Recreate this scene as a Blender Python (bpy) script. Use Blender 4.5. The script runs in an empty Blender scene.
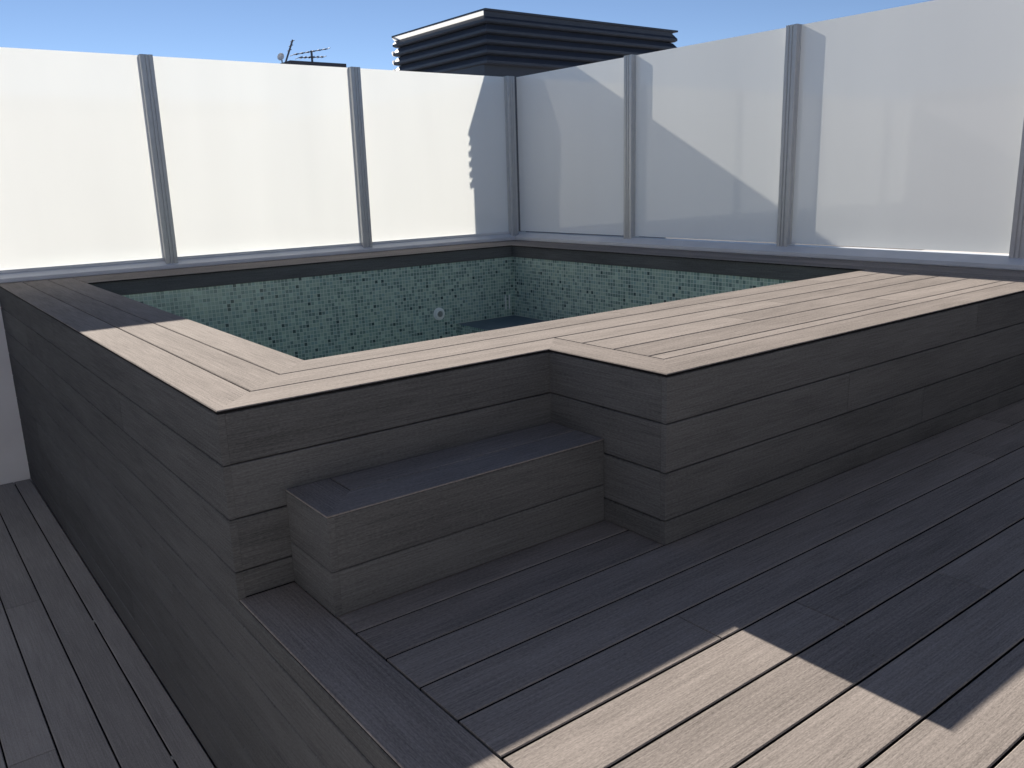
import bpy, bmesh, math, random
from mathutils import Vector, Matrix
random.seed(7)
S = bpy.context.scene
COL = S.collection

# ------------------------------------------------------------------ camera, sky, sun, exposure
cam = bpy.data.cameras.new('camera')
cam.sensor_fit = 'HORIZONTAL'; cam.sensor_width = 36.0
cam.lens = 36.0 * 839.5 / 1024.0
cam.clip_start = 0.05; cam.clip_end = 3000
camo = bpy.data.objects.new('camera', cam); COL.objects.link(camo)
YAW, PITCH, ROLL = math.radians(37.152), math.radians(13.699), math.radians(-1.774)
fwd = Vector((math.sin(YAW)*math.cos(PITCH), math.cos(YAW)*math.cos(PITCH), -math.sin(PITCH)))
rgt = Vector((math.cos(YAW), -math.sin(YAW), 0)); upv = rgt.cross(fwd)
r2 = math.cos(ROLL)*rgt + math.sin(ROLL)*upv; u2 = -math.sin(ROLL)*rgt + math.cos(ROLL)*upv
camo.matrix_world = Matrix(((r2.x, u2.x, -fwd.x, -0.6453), (r2.y, u2.y, -fwd.y, -2.0999),
                            (r2.z, u2.z, -fwd.z, 1.0780), (0, 0, 0, 1)))
S.camera = camo

SUN = Vector((0.41, 1.80, 1.0)).normalized()
EL = math.asin(SUN.z); AZ = math.atan2(SUN.x, SUN.y)
w = bpy.data.worlds.new('World'); S.world = w; w.use_nodes = True
nt = w.node_tree; nt.nodes.clear()
sky = nt.nodes.new('ShaderNodeTexSky'); sky.sky_type = 'NISHITA'; sky.sun_disc = False
sky.sun_elevation = EL; sky.sun_rotation = AZ
sky.altitude = 300; sky.air_density = 0.5; sky.dust_density = 0.0; sky.ozone_density = 1.2
bg = nt.nodes.new('ShaderNodeBackground'); bg.inputs[1].default_value = 0.054
wo = nt.nodes.new('ShaderNodeOutputWorld')
nt.links.new(sky.outputs[0], bg.inputs[0]); nt.links.new(bg.outputs[0], wo.inputs[0])
sl = bpy.data.lights.new('sun', 'SUN'); sl.energy = 4.5; sl.angle = math.radians(0.5); sl.color = (1, 0.915, 0.81)
so = bpy.data.objects.new('sun', sl); COL.objects.link(so)
so.rotation_euler = SUN.to_track_quat('Z', 'Y').to_euler(); so.location = SUN*30
S.view_settings.view_transform = 'Standard'; S.view_settings.look = 'None'
S.view_settings.gamma = 1; S.view_settings.use_curve_mapping = False
S.view_settings.exposure = 1.1
S.cycles.max_bounces = 10; S.cycles.transparent_max_bounces = 16
S.cycles.use_denoising = True

# ------------------------------------------------------------------ materials
def mat(name):
    m = bpy.data.materials.new(name); m.use_nodes = True
    n = m.node_tree.nodes; return m, m.node_tree, n['Principled BSDF'], n['Material Output']
def N(t, kind, **kw):
    n = t.nodes.new('ShaderNode'+kind)
    for k, v in kw.items():
        if k == 'inp':
            for a, b in v.items(): n.inputs[a].default_value = b
        else: setattr(n, k, v)
    return n
def plain(name, col, rough=.5, metal=0, spec=.5, var=.08, scale=9):
    m, t, p, o = mat(name)
    tc = N(t, 'TexCoord'); ns = N(t, 'TexNoise', inp={'Scale': scale, 'Detail': 6})
    t.links.new(tc.outputs['Object'], ns.inputs['Vector'])
    rp = N(t, 'ValToRGB')
    rp.color_ramp.elements[0].position = .3; rp.color_ramp.elements[1].position = .7
    rp.color_ramp.elements[0].color = (*[c*(1-var) for c in col], 1)
    rp.color_ramp.elements[1].color = (*[min(1, c*(1+var)) for c in col], 1)
    t.links.new(ns.outputs['Fac'], rp.inputs[0]); t.links.new(rp.outputs[0], p.inputs['Base Color'])
    p.inputs['Roughness'].default_value = rough; p.inputs['Metallic'].default_value = metal
    p.inputs['Specular IOR Level'].default_value = spec
    return m

def composite(name, col, grain=.6, spec=.03, rough=.85):
    """wood-plastic decking: fine brushed grain running along each board, per-board tone"""
    m, t, p, o = mat(name)
    uv = N(t, 'UVMap'); uv.uv_map = 'grain'
    def noise(sx, sy, detail, rough=.6):
        mp = N(t, 'Mapping'); mp.inputs['Scale'].default_value = (sx, sy, 1)
        t.links.new(uv.outputs[0], mp.inputs[0])
        ns = N(t, 'TexNoise', inp={'Scale': 1, 'Detail': detail, 'Roughness': rough})
        t.links.new(mp.outputs[0], ns.inputs['Vector']); return ns.outputs['Fac']
    streak = noise(5, 190, 5, .7)
    fleck = noise(90, 330, 3, .7)
    broad = noise(1.6, 9, 4)
    def mul(a, k):
        n = N(t, 'Math', operation='MULTIPLY_ADD'); t.links.new(a, n.inputs[0])
        n.inputs[1].default_value = k; n.inputs[2].default_value = -k*.5; return n.outputs[0]
    def add(a, b):
        n = N(t, 'Math', operation='ADD'); t.links.new(a, n.inputs[0]); t.links.new(b, n.inputs[1]); return n.outputs[0]
    at = N(t, 'Attribute'); at.attribute_name = 'tone'
    tone = N(t, 'Math', operation='MULTIPLY_ADD', inp={1: .18, 2: -.09}); t.links.new(at.outputs['Fac'], tone.inputs[0])
    v = add(add(mul(streak, 1.5*grain), mul(fleck, 1.5*grain)), add(mul(broad, .8*grain), tone.outputs[0]))
    one = N(t, 'Math', operation='ADD', inp={1: 1.0}); t.links.new(v, one.inputs[0])
    mx = N(t, 'VectorMath', operation='SCALE'); mx.inputs[0].default_value = col
    t.links.new(one.outputs[0], mx.inputs['Scale'])
    # weak dusty stains
    st = noise(2.6, 4.5, 5, .65)
    rp = N(t, 'ValToRGB'); rp.color_ramp.elements[0].position = .56; rp.color_ramp.elements[1].position = .78
    t.links.new(st, rp.inputs[0])
    k = N(t, 'Math', operation='MULTIPLY', inp={1: .22}); t.links.new(rp.outputs[0], k.inputs[0])
    mm = N(t, 'MixRGB'); mm.inputs[2].default_value = (*[min(1, c*1.35) for c in col], 1)
    t.links.new(k.outputs[0], mm.inputs[0]); t.links.new(mx.outputs[0], mm.inputs[1])
    t.links.new(mm.outputs[0], p.inputs['Base Color'])
    p.inputs['Roughness'].default_value = rough; p.inputs['Specular IOR Level'].default_value = spec
    bp = N(t, 'Bump', inp={'Strength': .35, 'Distance': .0015})
    t.links.new(add(mul(streak, 1.0), mul(fleck, .6)), bp.inputs['Height']); t.links.new(bp.outputs[0], p.inputs['Normal'])
    return m

def mosaic():
    m, t, p, o = mat('glass_mosaic')
    uv = N(t, 'UVMap'); uv.uv_map = 'grain'
    SZ = .027
    sc = N(t, 'VectorMath', operation='SCALE', inp={'Scale': 1/SZ}); t.links.new(uv.outputs[0], sc.inputs[0])
    fl = N(t, 'VectorMath', operation='FLOOR'); t.links.new(sc.outputs[0], fl.inputs[0])
    wn = N(t, 'TexWhiteNoise', noise_dimensions='2D'); t.links.new(fl.outputs[0], wn.inputs['Vector'])
    rp = N(t, 'ValToRGB'); cr = rp.color_ramp; cr.interpolation = 'CONSTANT'
    cols = [(0, (.07, .11, .11)), (.035, (.18, .26, .245)), (.24, (.25, .36, .325)), (.46, (.33, .435, .385)),
            (.66, (.37, .475, .405)), (.82, (.28, .40, .38)), (.93, (.42, .55, .48))]
    cr.elements[0].color = (*cols[0][1], 1); cr.elements[1].position = cols[1][0]; cr.elements[1].color = (*cols[1][1], 1)
    for pos, c in cols[2:]:
        e = cr.elements.new(pos); e.color = (*c, 1)
    t.links.new(wn.outputs['Value'], rp.inputs[0])
    fr = N(t, 'VectorMath', operation='FRACTION'); t.links.new(sc.outputs[0], fr.inputs[0])
    sx = N(t, 'SeparateXYZ'); t.links.new(fr.outputs[0], sx.inputs[0])
    def edge(s):
        a = N(t, 'Math', operation='LESS_THAN', inp={1: .13}); t.links.new(s, a.inputs[0]); return a.outputs[0]
    g = N(t, 'Math', operation='MAXIMUM'); t.links.new(edge(sx.outputs[0]), g.inputs[0]); t.links.new(edge(sx.outputs[1]), g.inputs[1])
    # patches of the sheet slightly greener or bluer
    ns = N(t, 'TexNoise', inp={'Scale': 2.2, 'Detail': 3}); t.links.new(uv.outputs[0], ns.inputs['Vector'])
    hs = N(t, 'HueSaturation'); hm = N(t, 'MapRange', inp={'To Min': .46, 'To Max': .535}); t.links.new(ns.outputs['Fac'], hm.inputs[0])
    t.links.new(hm.outputs[0], hs.inputs['Hue']); t.links.new(rp.outputs[0], hs.inputs['Color'])
    mx = N(t, 'MixRGB'); mx.inputs[2].default_value = (.55, .62, .58, 1)
    t.links.new(g.outputs[0], mx.inputs[0]); t.links.new(hs.outputs[0], mx.inputs[1]); t.links.new(mx.outputs[0], p.inputs['Base Color'])
    rr = N(t, 'MapRange', inp={'To Min': .18, 'To Max': .7}); t.links.new(g.outputs[0], rr.inputs[0]); t.links.new(rr.outputs[0], p.inputs['Roughness'])
    # each tile sits at its own slight tilt
    bp = N(t, 'Bump', inp={'Strength': .5, 'Distance': .002}); inv = N(t, 'Math', operation='SUBTRACT', inp={0: 1.0})
    t.links.new(g.outputs[0], inv.inputs[1]); t.links.new(inv.outputs[0], bp.inputs['Height']); t.links.new(bp.outputs[0], p.inputs['Normal'])
    return m

def frosted():
    m, t, p, o = mat('frosted_glass'); t.nodes.remove(p)
    tc = N(t, 'TexCoord'); ns = N(t, 'TexNoise', inp={'Scale': .9, 'Detail': 4}); mp = N(t, 'Mapping'); mp.inputs['Scale'].default_value = (2.6, 2.6, .35); t.links.new(tc.outputs['Object'], mp.inputs[0]); t.links.new(mp.outputs[0], ns.inputs['Vector'])
    mr = N(t, 'MapRange', inp={'To Min': .86, 'To Max': 1.08}); t.links.new(ns.outputs['Fac'], mr.inputs[0])
    cs = N(t, 'VectorMath', operation='SCALE'); cs.inputs[0].default_value = (.89, .90, .885); t.links.new(mr.outputs[0], cs.inputs['Scale'])
    tr = N(t, 'BsdfTranslucent'); t.links.new(cs.outputs[0], tr.inputs['Color'])
    df = N(t, 'BsdfDiffuse', inp={'Color': (.90, .915, .93, 1)})
    mx = N(t, 'MixShader', inp={0: .66}); t.links.new(tr.outputs[0], mx.inputs[1]); t.links.new(df.outputs[0], mx.inputs[2])
    gl = N(t, 'BsdfGlossy', inp={'Roughness': .05}); fr = N(t, 'Fresnel', inp={'IOR': 1.6})
    m2 = N(t, 'MixShader'); t.links.new(fr.outputs[0], m2.inputs[0]); t.links.new(mx.outputs[0], m2.inputs[1]); t.links.new(gl.outputs[0], m2.inputs[2])
    t.links.new(m2.outputs[0], o.inputs[0]); return m
def clear():
    m, t, p, o = mat('clear_glass_face'); t.nodes.remove(p)
    tr = N(t, 'BsdfTransparent', inp={'Color': (.95, .97, .96, 1)}); t.links.new(tr.outputs[0], o.inputs[0]); return m
def sunlit_edge():
    m, t, p, o = mat('sunlit_edge_white'); t.nodes.remove(p)
    tr = N(t, 'BsdfTranslucent', inp={'Color': (.95, .95, .95, 1)}); df = N(t, 'BsdfDiffuse', inp={'Color': (.9, .9, .9, 1)})
    mx = N(t, 'MixShader', inp={0: .3}); t.links.new(tr.outputs[0], mx.inputs[1]); t.links.new(df.outputs[0], mx.inputs[2]); t.links.new(mx.outputs[0], o.inputs[0]); return m

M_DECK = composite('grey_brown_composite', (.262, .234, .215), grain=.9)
M_CLAD = composite('shaded_composite', (.114, .116, .120), grain=.85)  # darker copy of the deck boards; the walls' shade is in the colour
M_LOW = composite('ambient_lit_composite', (.345, .327, .318))  # deck boards lightened for the stronger ambient light over the lower deck
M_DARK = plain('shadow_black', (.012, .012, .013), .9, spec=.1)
M_TILE = mosaic()
M_ALU = plain('grey_aluminium', (.50, .505, .515), .42, .3, var=.04, scale=20)
M_SILL = plain('sill_metal', (.70, .71, .73), .45, .05, var=.05, scale=6)
M_FROST = frosted(); M_CLEAR = clear(); M_SUNEDGE = sunlit_edge()
M_WHITE = plain('white_render', (.83, .83, .85), .85, var=.04, scale=4)
M_LOUV = plain('dark_blue_grey_louvre', (.034, .042, .062), .5, .1, var=.06)
M_LEDGE = plain('dark_blue_plaster', (.12, .16, .20), .4, var=.12, scale=14)
M_PLASTIC = plain('white_plastic', (.8, .83, .83), .35, var=.03)
M_STEEL = plain('steel', (.5, .5, .5), .3, .9, var=.05, scale=40)
M_FAR = plain('far_wall', (.30, .27, .24), .9, var=.1, scale=2)
M_ROOF = plain('far_roof', (.05, .055, .075), .8, var=.1)
M_HOUSE = plain('grey_brick', (.15, .14, .13), .9, var=.15, scale=5)
M_GLASSD = plain('dark_window_glass', (.03, .035, .04), .05, spec=.8)
M_ANT = plain('antenna_metal', (.12, .13, .16), .5, .5, var=.05)

# ------------------------------------------------------------------ mesh helpers
class MB:
    """collects shapes in one mesh"""
    def __init__(self, dark=False): self.dark = dark; self.bm = bmesh.new(); self.uv = self.bm.loops.layers.uv.new('grain'); self.tone = self.bm.faces.layers.float.new('tone')
    def face(self, pts, uvs=None, tone=.5, mi=0):
        vs = [self.bm.verts.new(p) for p in pts]; f = self.bm.faces.new(vs); f[self.tone] = tone; f.material_index = mi
        if uvs:
            for l, u in zip(f.loops, uvs): l[self.uv].uv = u
        return f
    def board(self, o, L, W, Nn, length, width, thick, m0=0, m1=0, ch=.0025):
        """board with top-left corner o; runs along L, width along W, outward normal Nn; m0/m1 shear the ends (mitre).
        m = +1: that end retreats as the width grows, -1: it reaches further."""
        o, L, W, Nn = Vector(o), Vector(L).normalized(), Vector(W).normalized(), Vector(Nn).normalized()
        prof = [(0, -thick), (0, -ch), (ch, 0), (width-ch, 0), (width, -ch), (width, -thick)]
        a = random.random()*40; b = random.random()*40; tone = random.random()
        A = []; B = []
        for wv, nv in prof:
            s = m0*wv; e = length - m1*wv
            A.append((o+L*s+W*wv+Nn*nv, (a+s, b+wv-nv))); B.append((o+L*e+W*wv+Nn*nv, (a+e, b+wv-nv)))
        n = len(prof)
        va = [self.bm.verts.new(p) for p, _ in A]; vb = [self.bm.verts.new(p) for p, _ in B]
        def mk(vs, uvs):
            f = self.bm.faces.new(vs); f[self.tone] = tone
            for l, u in zip(f.loops, uvs): l[self.uv].uv = u
            return f
        for i in range(n):
            j = (i+1) % n
            ff = mk([va[i], vb[i], vb[j], va[j]], [A[i][1], B[i][1], B[j][1], A[j][1]])
            if i in (0, 4, 5) and self.dark: ff.material_index = 1  # black side faces stand in for shade in gaps and under edges
        mk(va[::-1], [(a+nv, b+wv) for (wv, nv) in prof][::-1])
        mk(vb, [(a+nv, b+wv) for (wv, nv) in prof])
    def row(self, o, L, W, Nn, length, width, thick, joints=(), m0=0, m1=0, gap=.002):
        """a run of boards end to end, cut at the joints"""
        o = Vector(o); Ld = Vector(L).normalized(); cuts = [0]+sorted(joints)+[length]
        for i in range(len(cuts)-1):
            s = cuts[i]+(gap/2 if i else 0); e = cuts[i+1]-(gap/2 if i < len(cuts)-2 else 0)
            self.board(o+Ld*s, L, W, Nn, e-s, width, thick, m0 if i == 0 else 0, m1 if i == len(cuts)-2 else 0)
    def box(self, a, b, ch=0, mi=0):
        x0, y0, z0 = [min(p, q) for p, q in zip(a, b)]; x1, y1, z1 = [max(p, q) for p, q in zip(a, b)]
        r = bmesh.ops.create_cube(self.bm, size=1)
        for v in r['verts']:
            v.co = Vector(((x0+x1)/2+v.co.x*(x1-x0), (y0+y1)/2+v.co.y*(y1-y0), (z0+z1)/2+v.co.z*(z1-z0)))
        fs = {f for v in r['verts'] for f in v.link_faces}
        for f in fs: f.material_index = mi
        if ch:
            es = list({e for f in fs for e in f.edges})
            q = bmesh.ops.bevel(self.bm, geom=es, offset=ch, segments=2, affect='EDGES', profile=.5)
            for f in q['faces']: f.material_index = mi
    def tube(self, a, b, r, seg=10, r1=None):
        a, b = Vector(a), Vector(b); d = b-a; q = Vector((0, 0, 1)).rotation_difference(d.normalized())
        rr = bmesh.ops.create_cone(self.bm, cap_ends=True, segments=seg, radius1=r, radius2=r if r1 is None else r1, depth=d.length)
        for v in rr['verts']: v.co = q @ v.co + (a+b)/2
    def build(self, name, mats, parent=None, loc=None, smooth=False):
        bmesh.ops.recalc_face_normals(self.bm, faces=self.bm.faces[:])
        me = bpy.data.meshes.new(name); self.bm.to_mesh(me); self.bm.free()
        for m in (mats if isinstance(mats, (list, tuple)) else [mats]): me.materials.append(m)
        ob = bpy.data.objects.new(name, me); COL.objects.link(ob)
        if smooth:
            for f in me.polygons: f.use_smooth = True
        if parent: ob.parent = parent; ob.matrix_parent_inverse = Matrix.Translation(-parent.location)
        return ob
def thing(name, label, cat, loc=(0, 0, 0), group=None):
    o = bpy.data.objects.new(name, None); COL.objects.link(o); o.location = loc; o.empty_display_size = .2
    o['label'] = label; o['category'] = cat
    if group: o['group'] = group
    return o
def struct(o, kind='structure'): o['kind'] = kind; return o
X, Y, Z = Vector((1, 0, 0)), Vector((0, 1, 0)), Vector((0, 0, 1))

H = .528; T = .022; TR = .008; P = .15; G = .0055; GW = .0035          # pool top, board thickness, pitch, gap
IX0, IX1, IY0, IY1 = .435, 3.79, .435, 3.70     # inner edge of the coping
OX, OY = 4.19, 4.17                             # outer edges at the fences
BX, BY = 1.105, -.519                           # corner of the bench
LOW = -.79

# ------------------------------------------------------------------ ground, decks
m = MB(); m.face([(-900, -900, -9), (900, -900, -9), (900, 900, -9), (-900, 900, -9)], [(0, 0), (1, 0), (1, 1), (0, 1)])
struct(m.build('ground', plain('city_ground', (.13, .12, .11), .95, var=.25, scale=.05)))

m = MB(True)                                        # upper deck: border board along the drop, planks along x
m.row((0.002, .0, 0), -Y, X, Z, 6.2, .159, .006, joints=[2.9])
y = -.061+P*0
seams = [-.061 - P*k for k in range(0, 41)]
fixed = {-.811: [.824], -.961: [1.106], -1.111: [1.535], -.661: [2.61], -.511: [3.1], -1.261: [2.2], -.361: [1.9]}
for s in seams:
    wv = P-G; top = s
    if s > -.07: wv = .15-G
    js = []
    for kk, vv in fixed.items():
        if abs(kk-s) < .01: js = [v-.166 for v in vv]
    if not js and random.random() < .75: js = [random.uniform(.6, 3.4)]
    m.row((.166, s-G/2, 0), X, -Y, Z, OX-.166, wv, T, joints=js, gap=.004)
m.row((.166, 0, 0), X, -Y, Z, OX-.166, .058, T)
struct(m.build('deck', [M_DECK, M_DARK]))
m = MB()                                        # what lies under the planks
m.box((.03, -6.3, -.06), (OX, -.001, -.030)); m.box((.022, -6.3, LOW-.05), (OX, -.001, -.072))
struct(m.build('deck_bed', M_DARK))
m = MB()                                        # side of the upper deck, below the pool cladding
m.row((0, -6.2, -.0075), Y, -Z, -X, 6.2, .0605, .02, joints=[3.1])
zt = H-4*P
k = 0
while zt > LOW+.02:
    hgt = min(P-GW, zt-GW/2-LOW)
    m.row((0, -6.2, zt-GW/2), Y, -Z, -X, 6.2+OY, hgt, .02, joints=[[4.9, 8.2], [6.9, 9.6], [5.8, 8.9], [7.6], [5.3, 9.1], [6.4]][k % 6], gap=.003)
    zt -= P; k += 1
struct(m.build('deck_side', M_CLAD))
m = MB(True)                                        # lower deck, planks along y
xs = -.1
m.row((-.004, -6, LOW), Y, -X, Z, 6+OY+.0, .093, T, joints=[5.1])
kk = 0
while xs > -6:
    js = {0: [4.05], 1: [8.17, 5.2], 2: [6.9, 3.1]}.get(kk) or [random.uniform(1, 9)]
    m.row((xs-G/2, -6, LOW), Y, -X, Z, 6+OY, P-G, T, joints=js, gap=.004)
    xs -= P; kk += 1
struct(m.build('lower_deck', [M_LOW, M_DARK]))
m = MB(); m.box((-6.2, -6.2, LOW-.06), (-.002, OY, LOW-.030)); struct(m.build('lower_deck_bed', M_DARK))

# ------------------------------------------------------------------ parapets
def parapet(a, b, label, capa, capb, slope_axis):
    t = thing('parapet_wall', label, 'wall', ((a[0]+b[0])/2, (a[1]+b[1])/2, LOW))
    q = MB(); q.box(a, b); q.build('wall', M_WHITE, t)
    q = MB()                                     # sill with a sloping front that sheds water to the pool side
    if slope_axis: pr = [(capa[1], .531), (capa[1], .556), (capa[1]+.070, .592), (capb[1], .592), (capb[1], .531)]; ends = [(capa[0], 1), (capb[0], 1)]
    else: pr = [(capa[0], .531), (capa[0], .556), (capa[0]+.070, .592), (capb[0], .592), (capb[0], .531)]; ends = [(capa[1], 0), (capb[1], 0)]
    lo, hi = [[q.bm.verts.new((e, u, v) if ax == 1 else (u, e, v)) for u, v in pr] for e, ax in ends]
    for i in range(5): q.bm.faces.new([lo[i], lo[(i+1) % 5], hi[(i+1) % 5], hi[i]])
    q.bm.faces.new(lo); q.bm.faces.new(hi); q.build('sill', M_SILL, t)
    return t
FT, FB = 1.972, .600                            # glass top and bottom
parapet((-7, OY+.022, -9), (4.37, OY+.115, .528), 'white rendered parapet wall with grey metal sill along the back, reaching down to the lower deck at left', (-7, OY+.004, .550), (4.38, OY+.125, .588), 1)
parapet((OX+.022, -7, -9), (OX+.168, OY+.020, .528), 'parapet wall under the right-hand glass fence, its grey metal sill beside the sunlit bench', (OX+.004, -7, .551), (OX+.178, OY+.002, .587), 0)

t = thing('bounce_wall', 'unseen white wall added at far left of the lower deck to bounce light', 'wall', (-2.7, -1, LOW))  # unseen wall added to reflect sun into the shaded left side
q = MB(); q.box((-2.9, -6, -9), (-2.6, OY+.02, 2.0)); q.build('wall', M_WHITE, t)
q = MB(); q.box((-2.94, -6.02, 2.003), (-2.56, OY+.018, 2.05), ch=.006); q.build('coping', M_SILL, t)

m = MB(); m.box((OX+.18, -9, -9), (15, 4.3, -.15)); struct(m.build('bounce_terrace', plain('pale_bounce_paving', (.66, .63, .59), .9, var=.1, scale=3)))  # unseen floor added outside the right fence, bouncing sun onto its glass

# ------------------------------------------------------------------ glass fences
def post(mb, ox, oy, along):
    """hollow-looking aluminium post .08 wide x .09 deep with two grooves on its front; along = 'x' or 'y'"""
    # profile in (u across, v depth) with front at v=0
    W2, D = .042, .09
    pr = [(-W2, .003), (-W2+.003, 0), (-.017, 0), (-.014, .006), (-.009, .006), (-.006, 0), (.006, 0), (.009, .006), (.014, .006), (.017, 0),
          (W2-.003, 0), (W2, .003), (W2, .030), (W2-.005, .033), (W2-.005, .040), (W2, .043), (W2, D), (-W2, D), (-W2, .043), (-W2+.005, .040), (-W2+.005, .033), (-W2, .030)]
    z0, z1 = .561, 1.9745
    lo = []; hi = []
    for u, v in pr:
        if along == 'x': p = (ox+u, oy+v)
        else: p = (ox+v, oy+u)
        lo.append(mb.bm.verts.new((*p, z0))); hi.append(mb.bm.verts.new((*p, z1)))
    n = len(pr)
    for i in range(n): mb.bm.faces.new([lo[i], lo[(i+1) % n], hi[(i+1) % n], hi[i]])
    mb.bm.faces.new(lo); mb.bm.faces.new(hi)
def pane(a, b, plane, front, z0, z1, parent):
    """glass 12 mm thick: frosted inner face, clear outer face and edges"""
    q = MB()
    if plane == 'y':
        q.box((a, front, z0), (b, front+.012, z1))
    else:
        q.box((front, a, z0), (front+.012, b, z1))
    for f in q.bm.faces:
        c = f.calc_center_median(); v = c.y if plane == 'y' else c.x
        f.material_index = 0 if abs(v-front) < 1e-4 else 1
    return q.build('glass_panel', [M_FROST, M_CLEAR], parent)
FY, FX = 4.19, 4.25
tb = thing('glass_fence', 'frosted glass fence glowing white in the backlight behind the pool, left of the corner post', 'fence', (1.5, FY, .588))
xs = [-3.65, -2.08, -.520, 1.102, 2.674]
for x in xs:
    q = MB(); post(q, x, FY, 'x'); q.build('post', M_ALU, tb)
q = MB(); post(q, 4.215, FY, 'x'); q.build('corner_post', M_ALU, tb)
ed = xs+[4.215]
for i in range(len(ed)-1): pane(ed[i]+.036, ed[i+1]-.036, 'y', FY+.05, FB, FT, tb)
for i in range(len(ed)-1):
    q = MB(); q.box((ed[i]+.041, FY+.040, .5865), (ed[i+1]-.041, FY+.0485, .606), ch=.002); q.build('glazing_strip', M_SILL, tb)
tr_ = thing('glass_fence', 'frosted grey-white glass fence on the right, crossed by a long diagonal shadow', 'fence', (FX, 1, .588))
ys = [2.768, 1.320, -.150, -1.66, -3.14]
for y in ys:
    q = MB(); post(q, FX, y, 'y'); q.build('post', M_ALU, tr_)
ed = [4.20]+ys
for i in range(len(ed)-1): pane(ed[i+1]+.036, ed[i]-(.036 if i else -.02), 'x', FX+.05, FB+.004, FT, tr_)

# ------------------------------------------------------------------ pool
pool = thing('plunge_pool', 'raised plunge pool boxed in dark boards, with pale board rim and bench', 'pool', (2.1, 1.8, 0))
gz = .0015
m = MB(True); c3 = [0, .146, .292]; bw = .1415       # rim
for i, c in enumerate(c3):
    m.board((c, c, H), Y, X, Z, OY-c, bw, TR, m0=1)                                  # left run
    if i == 0: m.board((0, 0, H), X, Y, Z, BX, bw, TR, m0=1, m1=-1)
    else: m.row((c, c, H), X, Y, Z, IX1-c-.003, bw, TR, m0=1, joints=[[], [2.05], [1.5, 2.9]][i])
for c in [3.557+.146-.003+i*.146 for i in range(3)]:                                # far run
    m.row((IX0+.002, c, H), X, Y, Z, IX1-IX0-.005, bw if c < 3.95 else OY-c, TR, joints=[1.7])
for i in range(3):                                                                  # right run, along the fence
    x0 = IX1+i*.134
    m.row((x0, BY, H), Y, X, Z, OY-BY, .1295, TR, joints=[2.3+.5*i])
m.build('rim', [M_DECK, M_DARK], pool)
m = MB(True)                                                                            # bench top
m.board((BX, 0, H), -Y, X, Z, -BY, bw, TR, m0=-1, m1=1)                              # end board, mitred both ends
m.row((BX, BY, H), X, Y, Z, IX1-BX-.003, bw, TR, m0=1, joints=[])
for y0, wv, js in [(-.0005, .1405, [1.2]), (-.153, .147, [.75]), (-.310, .152, [1.55]), (-.375, .060, [])]:
    m.row((BX+.146, y0, H), X, Y, Z, IX1-BX-.149, wv, TR, joints=js, gap=.003)
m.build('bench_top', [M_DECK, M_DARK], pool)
def clad(name, o, L, Nn, length, js, rows=4, zb=0.0, ex=0):
    q = MB(); z = H
    for k in range(rows):
        top = H-TR-.003 if k == 0 else H-P*k-GW/2
        bot = max(zb, H-P*(k+1)+GW/2)
        q.row((o[0], o[1], top), L, -Z, Nn, length, top-bot, .02, joints=js[k % len(js)], gap=.003)
    return q.build(name, M_CLAD, pool)
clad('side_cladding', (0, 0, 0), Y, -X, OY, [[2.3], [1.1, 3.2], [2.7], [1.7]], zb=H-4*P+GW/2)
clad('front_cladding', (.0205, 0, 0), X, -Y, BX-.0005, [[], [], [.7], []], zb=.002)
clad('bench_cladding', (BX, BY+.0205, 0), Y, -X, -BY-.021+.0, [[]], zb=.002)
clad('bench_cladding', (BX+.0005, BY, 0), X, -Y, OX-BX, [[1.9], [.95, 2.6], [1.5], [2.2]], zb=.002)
m = MB()                                                                            # hollow carcass behind the boards
zt = H-T-.003; zl = LOW-.05
m.box((.0215, .0215, zl), (.395, OY, zt)); m.box((.396, .0215, zl), (OX, .395, zt)); m.box((.396, 3.74, zl), (OX, OY, zt)); m.box((3.83, .396, zl), (OX, 3.739, zt))
m.box((BX+.0215, BY+.0215, .001), (OX, .0205, zt))
m.build('carcass', M_DARK, pool)
m = MB()                                                                            # dark band under the rim
F0 = .425
m.row((IX0-.012, IY0-.012, H-TR-.001), Y, -Z, X, IY1-IY0+.024, .092, .01)
m.row((IX1+.012, IY0-.012, H-TR-.001), Y, -Z, -X, IY1-IY0+.024, .092, .01)
m.row((IX0-.011, IY0-.012, H-TR-.001), X, -Z, Y, IX1-IX0+.022, .092, .01)
m.row((IX0-.011, IY1+.012, H-TR-.001), X, -Z, -Y, IX1-IX0+.022, .092, .01)
m.build('rim_fascia', M_CLAD, pool)
m = MB(); a0, a1, b0, b1 = IX0-.020, IX1+.020, IY0-.020, IY1+.020; zf, zc = -.62, .431
def wall(p, q, u0):
    L = (Vector(q)-Vector(p)).length
    m.face([(*p[:2], zf), (*q[:2], zf), (*q[:2], zc), (*p[:2], zc)], [(u0, zf+3), (u0+L, zf+3), (u0+L, zc+3), (u0, zc+3)])
wall((a0, b0), (a1, b0), 0); wall((a1, b0), (a1, b1), 5.011); wall((a1, b1), (a0, b1), 10.02); wall((a0, b1), (a0, b0), 15.03)
m.face([(a0, b0, zf), (a1, b0, zf), (a1, b1, zf), (a0, b1, zf)], [(20+a0, b0), (20+a1, b0), (20+a1, b1), (20+a0, b1)])
m.build('tile_lining', M_TILE, pool)
pl = MB()
lc = Vector((3.03, b1, .02))
pl.tube(lc, lc+Vector((0, -.012, 0)), .052, 28); pl.tube(lc+Vector((0, -.012, 0)), lc+Vector((0, -.02, 0)), .047, 28, .038)
lightp = pl.build('pool_light', M_PLASTIC, pool)
pl = MB(); pl.tube(lc+Vector((0, -.021, 0)), lc+Vector((0, -.024, 0)), .024, 24); pl.build('lens', M_STEEL, lightp)
pl = MB()
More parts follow.
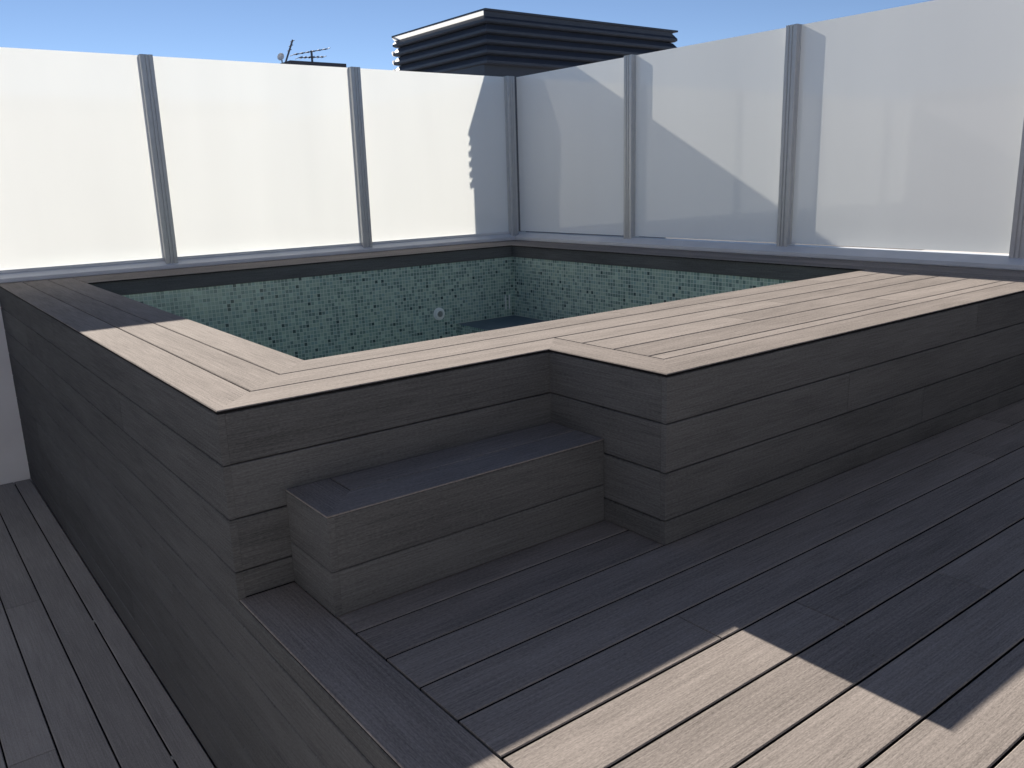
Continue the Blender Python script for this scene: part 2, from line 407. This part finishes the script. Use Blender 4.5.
for dx in (3.715, 3.755): pl.tube((dx, b1-.012, .10), (dx, b1-.012, -.02), .006, 8)
pl.build('pipe', M_SILL, pool)
m = MB()                                                                            # seat ledge along the right wall
ax_, lz = 3.20, -.085
m.face([(ax_, b0+.002, zf), (ax_, b1-.002, zf), (ax_, b1-.002, lz), (ax_, b0+.002, lz)], [(30, 0), (33.3, 0), (33.3, .535), (30, .535)])
m.face([(ax_, b0+.002, lz), (ax_, b1-.002, lz), (a1-.002, b1-.002, lz), (a1-.002, b0+.002, lz)], [(34, 0), (37.3, 0), (37.3, .6), (34, .6)], mi=1)
m.build('seat_ledge', [M_TILE, M_LEDGE], pool)

# ------------------------------------------------------------------ entry step
st = thing('entry_step', 'dark boxed composite step standing in the notch in front of the pool', 'step', (.63, -.13, 0))
sx0, sx1, sy, sh = .158, BX-.003, -.262, .277
m = MB()
m.board((sx0, sy, sh), X, Y, Z, sx1-sx0, .130, .003, m0=1, ch=.001); m.board((sx0+.134, sy+.134, sh), X, Y, Z, sx1-sx0-.134, .122, .003, ch=.001)
m.board((sx0, sy, sh), Y, X, Z, -sy-.006, .130, .003, m0=1, ch=.001)
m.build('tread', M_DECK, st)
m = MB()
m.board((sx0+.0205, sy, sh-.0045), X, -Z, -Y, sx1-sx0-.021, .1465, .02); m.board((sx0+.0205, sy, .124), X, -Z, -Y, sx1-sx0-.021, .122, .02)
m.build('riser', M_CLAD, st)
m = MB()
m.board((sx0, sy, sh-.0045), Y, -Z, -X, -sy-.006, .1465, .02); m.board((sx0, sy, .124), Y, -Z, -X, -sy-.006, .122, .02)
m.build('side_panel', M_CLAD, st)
m = MB(); m.box((sx0+.0215, sy+.0215, .002), (sx1-.001, -.022, sh-T-.004)); m.build('carcass', M_DARK, st)

# ------------------------------------------------------------------ louvred enclosure behind the corner
lx0, lx1, ly0, ly1, lz0, lz1 = 4.27, 6.76, 4.60, 6.20, 2.13, 2.60
box = thing('louvred_enclosure', 'dark blue-grey louvred rooftop enclosure rising above the fence corner', 'enclosure', ((lx0+lx1)/2, (ly0+ly1)/2, -3))
m = MB(); m.box((lx0-.032, ly0+.02, -9), (lx1-.02, ly1-.02, lz0-.001)); m.build('base_wall', M_LOUV, box)
OUT = .05; PIT = .09
def louvre(name, a, b, n):
    """stack of sloping blades along a->b, outward normal n, ends cut at 45 degrees"""
    a, b, n = Vector(a), Vector(b), Vector(n); d = (b-a).normalized(); q = MB()
    z = lz1-.045
    while z > lz0-.02:
        pr = [(-.01, .012), (OUT*.35, .004), (OUT, -.040), (OUT, -.062), (OUT*.6, -.074), (-.01, -.070)]
        lo = [q.bm.verts.new(a-d*max(0, v)+n*v+Z*(z+w_)) for v, w_ in pr]; hi = [q.bm.verts.new(b+d*max(0, v)+n*v+Z*(z+w_)) for v, w_ in pr]
        k = len(pr)
        for i in range(k): q.bm.faces.new([lo[i], lo[(i+1) % k], hi[(i+1) % k], hi[i]])
        q.bm.faces.new(lo); q.bm.faces.new(hi); z -= PIT
    p0, p1 = a-n*.012, b-n*.012
    q.box(tuple(a-n*.03+Z*lz0), tuple(b-n*.012+Z*(lz1-.075)))
    return q.build(name, M_LOUV, box)
louvre('louvre_panel', (lx0, ly0, 0), (lx1, ly0, 0), (0, -1, 0))
louvre('louvre_panel', (lx0, ly0, 0), (lx0, ly1, 0), (-1, 0, 0))
louvre('louvre_panel', (lx0, ly1, 0), (lx1, ly1, 0), (0, 1, 0))
louvre('louvre_panel', (lx1, ly0, 0), (lx1, ly1, 0), (1, 0, 0))
m = MB()
e = OUT+.004
m.box((lx0-e, ly0-e, lz1-.018), (lx1+e, ly0-e+.03, lz1)); m.box((lx0-e, ly1+e-.03, lz1-.018), (lx1+e, ly1+e, lz1))
m.box((lx0-e, ly0-e+.031, lz1-.014), (lx0-e+.005, ly1+e-.031, lz1)); m.box((lx1+e-.03, ly0-e+.031, lz1-.018), (lx1+e, ly1+e-.031, lz1))
m.box((lx0-e+.004, ly0-.034, lz1-.085), (lx1-.01, ly0-.022, lz1-.019)); m.box((lx0+.03, ly1+.022, lz1-.085), (lx1-.01, ly1+.034, lz1-.019))
m.build('top_frame', M_LOUV, box)
m = MB()                                        # translucent strip added and slanted for a sunlit gleam, clear upper face
pr = [(lx0-e, lz1-.0145), (lx0-.022, lz1-.050), (lx0-.019, lz1-.047), (lx0-e+.0045, lz1-.0145)]
lo = [m.bm.verts.new((x, ly0-.018, z)) for x, z in pr]; hi = [m.bm.verts.new((x, ly1+e, z)) for x, z in pr]
for i in range(4):
    f = m.bm.faces.new([lo[i], lo[(i+1) % 4], hi[(i+1) % 4], hi[i]]); f.material_index = 0 if i == 0 else 1
for q in (lo, hi): m.bm.faces.new(q).material_index = 1
m.build('gleam_strip', [M_SUNEDGE, M_CLEAR], box)
for k in range(1, 5):
    zc_ = lz1-.045-PIT*k-.045
    q = MB(); q.tube((lx0-.048, ly1+.052, zc_), (lx0-.005, ly1+.052, zc_+.014), .027, 14, .018)
    q.build('blade_end', M_SUNEDGE, box, smooth=False)  # white here is sun on the blade tips, put into the colour

# ------------------------------------------------------------------ unseen facade added behind the camera, white and dark parts placed for bounce light
hs = thing('added_house', 'unseen white and grey facade with glass doors, added behind the camera for bounce light', 'added_house', (-1, -6, LOW))
m = MB(); m.box((-8, -12, -9), (-1.2, -5.6, 2.5)); m.build('wall', M_WHITE, hs)
m = MB(); m.box((1.6, -12, -9), (6, -5.6, 2.5)); m.box((-1.199, -12, 2.15), (1.599, -5.6, 2.5)); m.box((-1.199, -12, -9), (1.599, -5.6, -.03)); m.build('wall', M_HOUSE, hs)
m = MB(); m.box((-8.2, -12.2, 2.503), (6.2, -5.4, 2.62), ch=.01); m.build('roof', M_ROOF, hs)
for a in (-1.19, .205):
    d = MB(); d.box((a, -5.75, -.02), (a+.06, -5.69, 2.14)); d.box((a+1.325, -5.75, -.02), (a+1.385, -5.69, 2.14)); d.box((a+.061, -5.75, 2.08), (a+1.324, -5.69, 2.14)); d.box((a+.061, -5.75, -.02), (a+1.324, -5.69, .05))
    dd = d.build('door', M_ALU, hs)
    d = MB(); d.box((a+.061, -5.73, .051), (a+1.324, -5.71, 2.079)); d.build('pane', M_GLASSD, dd)

# ------------------------------------------------------------------ far building and its aerials
fb = thing('far_building', 'distant building whose dark flat roof just shows above the left glass fence', 'building', (12, 27, -9))
m = MB(); m.box((10.95, 24.3, -9), (12.6, 30, 4.70)); m.build('wall', M_FAR, fb)
m = MB(); m.box((10.88, 24, 4.705), (12.80, 30.3, 4.875)); m.build('roof', M_ROOF, fb)
RZ = 4.877; AY = 24.6
an = thing('tv_antenna', 'small yagi aerial with two crossing booms on the far dark roof', 'antenna', (11.9, AY, RZ))
m = MB(); m.tube((11.9, AY, RZ), (11.9, AY, RZ+.42), .035); m.build('mast', M_ANT, an)
for z0, xa, xb, dz in ((.40, -.62, .58, .14), (.22, -.45, .42, .04)):
    m = MB(); m.tube((11.9+xa, AY, RZ+z0-dz), (11.9+xb, AY, RZ+z0+dz*.8), .016)
    for i in range(7):
        f = i/6; px = 11.9+xa+(xb-xa)*f; pz = RZ+z0-dz+1.8*dz*f
        m.tube((px-.02, AY-.32+.1*f, pz), (px+.02, AY+.32-.1*f, pz), .010)
    m.build('boom', M_ANT, an)
an = thing('leaning_aerial', 'thin aerial mast leaning to the right above the far roof', 'antenna', (10.98, AY, RZ))
m = MB(); m.tube((10.98, AY, RZ), (11.29, AY, RZ+.70), .028); m.build('mast', M_ANT, an)
m = MB()
for f in (.55, .75, .95): m.tube((10.98+.31*f, AY-.15, RZ+.70*f), (10.98+.31*f, AY+.15, RZ+.70*f), .012)
m.build('element', M_ANT, an)
an = thing('satellite_dish', 'small grey satellite dish at the left end of the far roof', 'satellite dish', (10.80, AY, RZ))
m = MB(); m.tube((10.87, AY, RZ), (10.87, AY, RZ+.12), .02); m.build('mast', M_ANT, an)
m = MB()
ax = Vector((-.75, -.6, .25)).normalized(); q = Z.rotation_difference(ax); ctr = Vector((10.86, AY, RZ+.16))
prev = None; rings = []
for i in range(6):
    r = .12*i/5; d = .04*(i/5)**2
    rings.append([m.bm.verts.new(ctr+q @ Vector((max(r, .002)*math.cos(a*math.pi/9), max(r, .002)*math.sin(a*math.pi/9), d))) for a in range(18)])
for r0, r1 in zip(rings, rings[1:]):
    for a in range(18): m.bm.faces.new([r0[a], r0[(a+1) % 18], r1[(a+1) % 18], r1[a]])
dish = m.build('reflector', M_SILL, an); sd = dish.modifiers.new('thickness', 'SOLIDIFY'); sd.thickness = .01

# ------------------------------------------------------------------ small metal clips between the lower planks
for i, (cx, cy) in enumerate(((-.1, 1.78), (-.1, .59))):
    q = MB(); q.box((cx-.006, cy-.012, LOW-.012), (cx+.006, cy+.012, LOW-.001), ch=.001); q.tube((cx, cy, LOW-.002), (cx, cy, LOW+.002), .0035, 10)
    o = q.build('deck_clip', M_STEEL)
    o['label'] = ['tiny steel clip in the plank gap of the lower deck, further from the camera', 'tiny shiny steel clip in the plank gap of the lower deck, nearest the camera'][i]
    o['category'] = 'clip'; o['group'] = 'clips between the lower deck planks'
